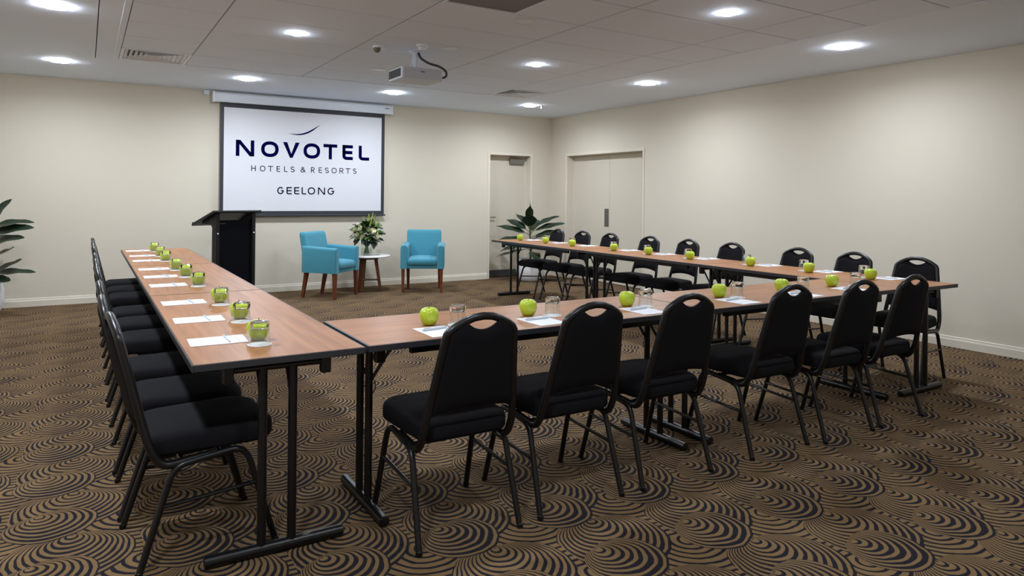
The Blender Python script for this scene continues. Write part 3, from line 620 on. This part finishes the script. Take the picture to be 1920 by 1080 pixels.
def leaf_mesh(name, ln, wd, droop, m, fold=.25, nu=8):
    def fn(u, v):
        V = v*2-1; wv = wd/2*(math.sin(PI*min(1, u*.97+.015)**.85))**.8; s_ = u*ln; ang = droop*u
        x = s_*math.cos(ang*.5); z = s_*math.sin(-ang*.5)+abs(V)*wv*fold+.006*math.sin(u*14+V*2)*abs(V)
        return (x, V*wv, z)
    return MB().grid(fn, nu, 4).mesh(name, m, 80)
bl = [leaf_mesh('leaf', .11, .075, .5, 'leaf2'), leaf_mesh('leaf', .13, .08, .8, 'leaf')]
for k in range(130):
    a = rnd.uniform(0, 2*PI); e = rnd.uniform(-.5, 1.35); R_ = rnd.uniform(.06, .15)
    p = Vector((math.cos(a)*math.cos(e)*R_*1.15, math.sin(a)*math.cos(e)*R_*1.15, .27+math.sin(e)*R_*1.2))
    o = link('leaf', bl[k % 2], t, p); o.rotation_euler = (rnd.uniform(-.6, .6), -e+rnd.uniform(-.4, .4), a+rnd.uniform(-.5, .5))
def rose_mesh():
    mb = MB()
    for k in range(9):
        a = k*2.4; r = .012+.0026*k
        mb.grid(lambda u, v, a=a, r=r, k=k: (math.cos(a+(u-.5)*2.0)*r*(.55+.6*v), math.sin(a+(u-.5)*2.0)*r*(.55+.6*v), .036*v*(1-.25*(2*u-1)**2)-.002*k+.008), 6, 4)
    mb.lathe([(0, 0), (.012, .004), (.014, .02), (.006, .034), (0, .036)], 10); return mb.mesh('rose', 'rose', 60)
rm = rose_mesh(); rv, fv, uv = rt, Vector((fw.x, fw.y, 0)).normalized(), Vector((0, 0, 1))
for (a, b, c, s_) in ((-.13, -.08, .33, 1.1), (-.07, -.13, .36, 1.15), (-.09, -.12, .27, 1.2), (.10, -.12, .31, 1.5), (.125, -.08, .26, 1.2), (-.02, -.15, .26, .9), (.05, -.15, .35, .9), (-.10, -.05, .40, 1.0), (.03, .1, .4, 1.2)):
    p = rv*a+fv*b+uv*c; o = link('rose', rm, t, p); dvec = (p-Vector((0, 0, .2))).normalized(); o.rotation_euler = dvec.to_track_quat('Z', 'Y').to_euler(); o.scale = (s_*1.25,)*3
sm = MB()
for k in range(14):
    z = .03+k*.011
    for q in range(4):
        a = q*PI/2+k*.7; sm.tube([(0, 0, z), (.016*(1-k/18)*math.cos(a), .016*(1-k/18)*math.sin(a), z+.012)], [.003, .0045*(1-k/20)], 5)
sm.tube([(0, 0, -.06), (0, 0, .18)], .0028, 5); sp_me = sm.mesh('flower_spike', 'lime')
for (a, b, c, tx) in ((.02, -.05, .40, .1), (.07, -.04, .39, .3), (-.01, -.08, .36, -.12), (.11, 0, .37, .5), (.045, .03, .42, .2), (.05, -.1, .36, .25)):
    p = rv*a+fv*b+uv*c; o = link('flower_spike', sp_me, t, p); o.rotation_euler = (rv*tx+uv).to_track_quat('Z', 'Y').to_euler()
g = thing('small_tumbler', 'small clear glass on the white side table beside the vase', 'glass', (3.53, 9.36, .50))
MB().lathe([(.027, 0), (.03, .07), (.028, .07), (.025, .004)], 24, closed=True).lathe([(0, 0), (.027, 0), (.026, .005), (0, .005)], 24).build('glass_wall', 'glass', g)
# ------------------------------------------------------------------ potted plants
def plant(cx, cy, label, leaves, seed):
    t = thing('potted_plant', label, 'plant', (cx, cy, 0)); rnd = random.Random(seed)
    MB().lathe([(0, 0), (.14, 0), (.165, .012), (.205, .08), (.228, .18), (.226, .27), (.212, .335), (.205, .35), (.192, .35), (.197, .32), (.20, .28), (0, .28)], 40).build('pot', 'pot', t)
    MB().lathe([(0, .30), (.10, .305), (.198, .295), (.198, .28)], 24).build('soil', 'soil', t)
    trunk = smooth_path([(0, 0, .29), (.015, .01, .5), (-.01, .0, .75), (.0, .0, .95)], 5); MB().tube(trunk, [.018-.008*i/len(trunk) for i in range(len(trunk))], 8).build('trunk', 'bark', t)
    for (az, el, ln, wd, z, dr, tw) in leaves:              # az: 0 = image right, 90 = away from the camera
        dirv = rv*math.cos(math.radians(az))+fv*math.sin(math.radians(az)); e = math.radians(el)
        me = leaf_mesh('leaf', ln*1.04, wd*1.45, dr, 'leaf', .18, 10); base = Vector((0, 0, z)); d3 = dirv*math.cos(e)+uv*math.sin(e); pt = base+d3*.09
        o = link('leaf', me, t, pt); x = d3; yv = uv.cross(x).normalized() if abs(x.z) < .98 else rv; zv = x.cross(yv)
        R3 = Matrix((x, yv, zv)).transposed().to_4x4() @ Matrix.Rotation(math.radians(tw), 4, 'X'); o.matrix_local = Matrix.Translation(pt) @ R3
        MB().tube([base-Vector((0, 0, .03)), base+d3*.05, pt+d3*.02], .005, 6).build('leaf_stalk', 'bark', t)
base_leaves = [(100, 68, .34, .17, .86, -.1, 70), (-100, 55, .27, .16, .80, .5, 5), (8, 32, .42, .09, .82, .35, 25), (-5, 20, .46, .10, .78, .25, 30), (-12, 14, .44, .10, .70, .2, 35), (-20, 22, .40, .09, .66, .3, 20), (-40, 28, .36, .10, .62, .5, 20),
               (175, 18, .46, .10, .74, .25, -30), (160, 30, .36, .11, .78, .3, -30), (190, 8, .42, .10, .64, .3, -25), (200, 0, .40, .11, .55, .35, -15), (186, -12, .46, .09, .52, .1, -10), (230, 10, .36, .12, .58, .6, 0), (-60, 10, .34, .13, .55, .6, 0),
               (70, 40, .34, .12, .74, .4, 0), (130, 45, .34, .12, .80, .4, 0), (20, -4, .36, .10, .52, .4, 10), (-75, -5, .34, .12, .47, .5, 0), (110, 10, .36, .12, .60, .5, 0), (-110, 72, .22, .10, .9, .3, 40)]
plant(6.08, 9.35, 'potted plant with dark leaves in a white pot by the narrow door', base_leaves, 1)
left_leaves = [(10, 24, .42, .11, .90, .55, 25), (4, 16, .44, .12, .86, .3, 35), (-8, 22, .42, .13, .72, .35, 30), (-14, 8, .42, .12, .62, -.35, 25), (-4, 14, .44, .11, .44, -.3, 30), (6, 4, .46, .10, .46, .1, 20), (-20, -4, .40, .11, .42, -.15, 25), (20, 62, .40, .14, .84, .3, 40),
               (150, 40, .4, .13, .8, .4, 0), (180, 20, .42, .12, .7, .4, 0), (220, 30, .38, .12, .6, .5, 0), (90, 30, .38, .12, .7, .5, 0), (-90, 30, .36, .12, .62, .6, 0), (260, 60, .34, .13, .85, .4, 0), (170, 0, .4, .12, .5, .4, 0)]
plant(-.965, 9.3, 'potted plant with dark leaves cut off by the left photo edge', left_leaves, 2)
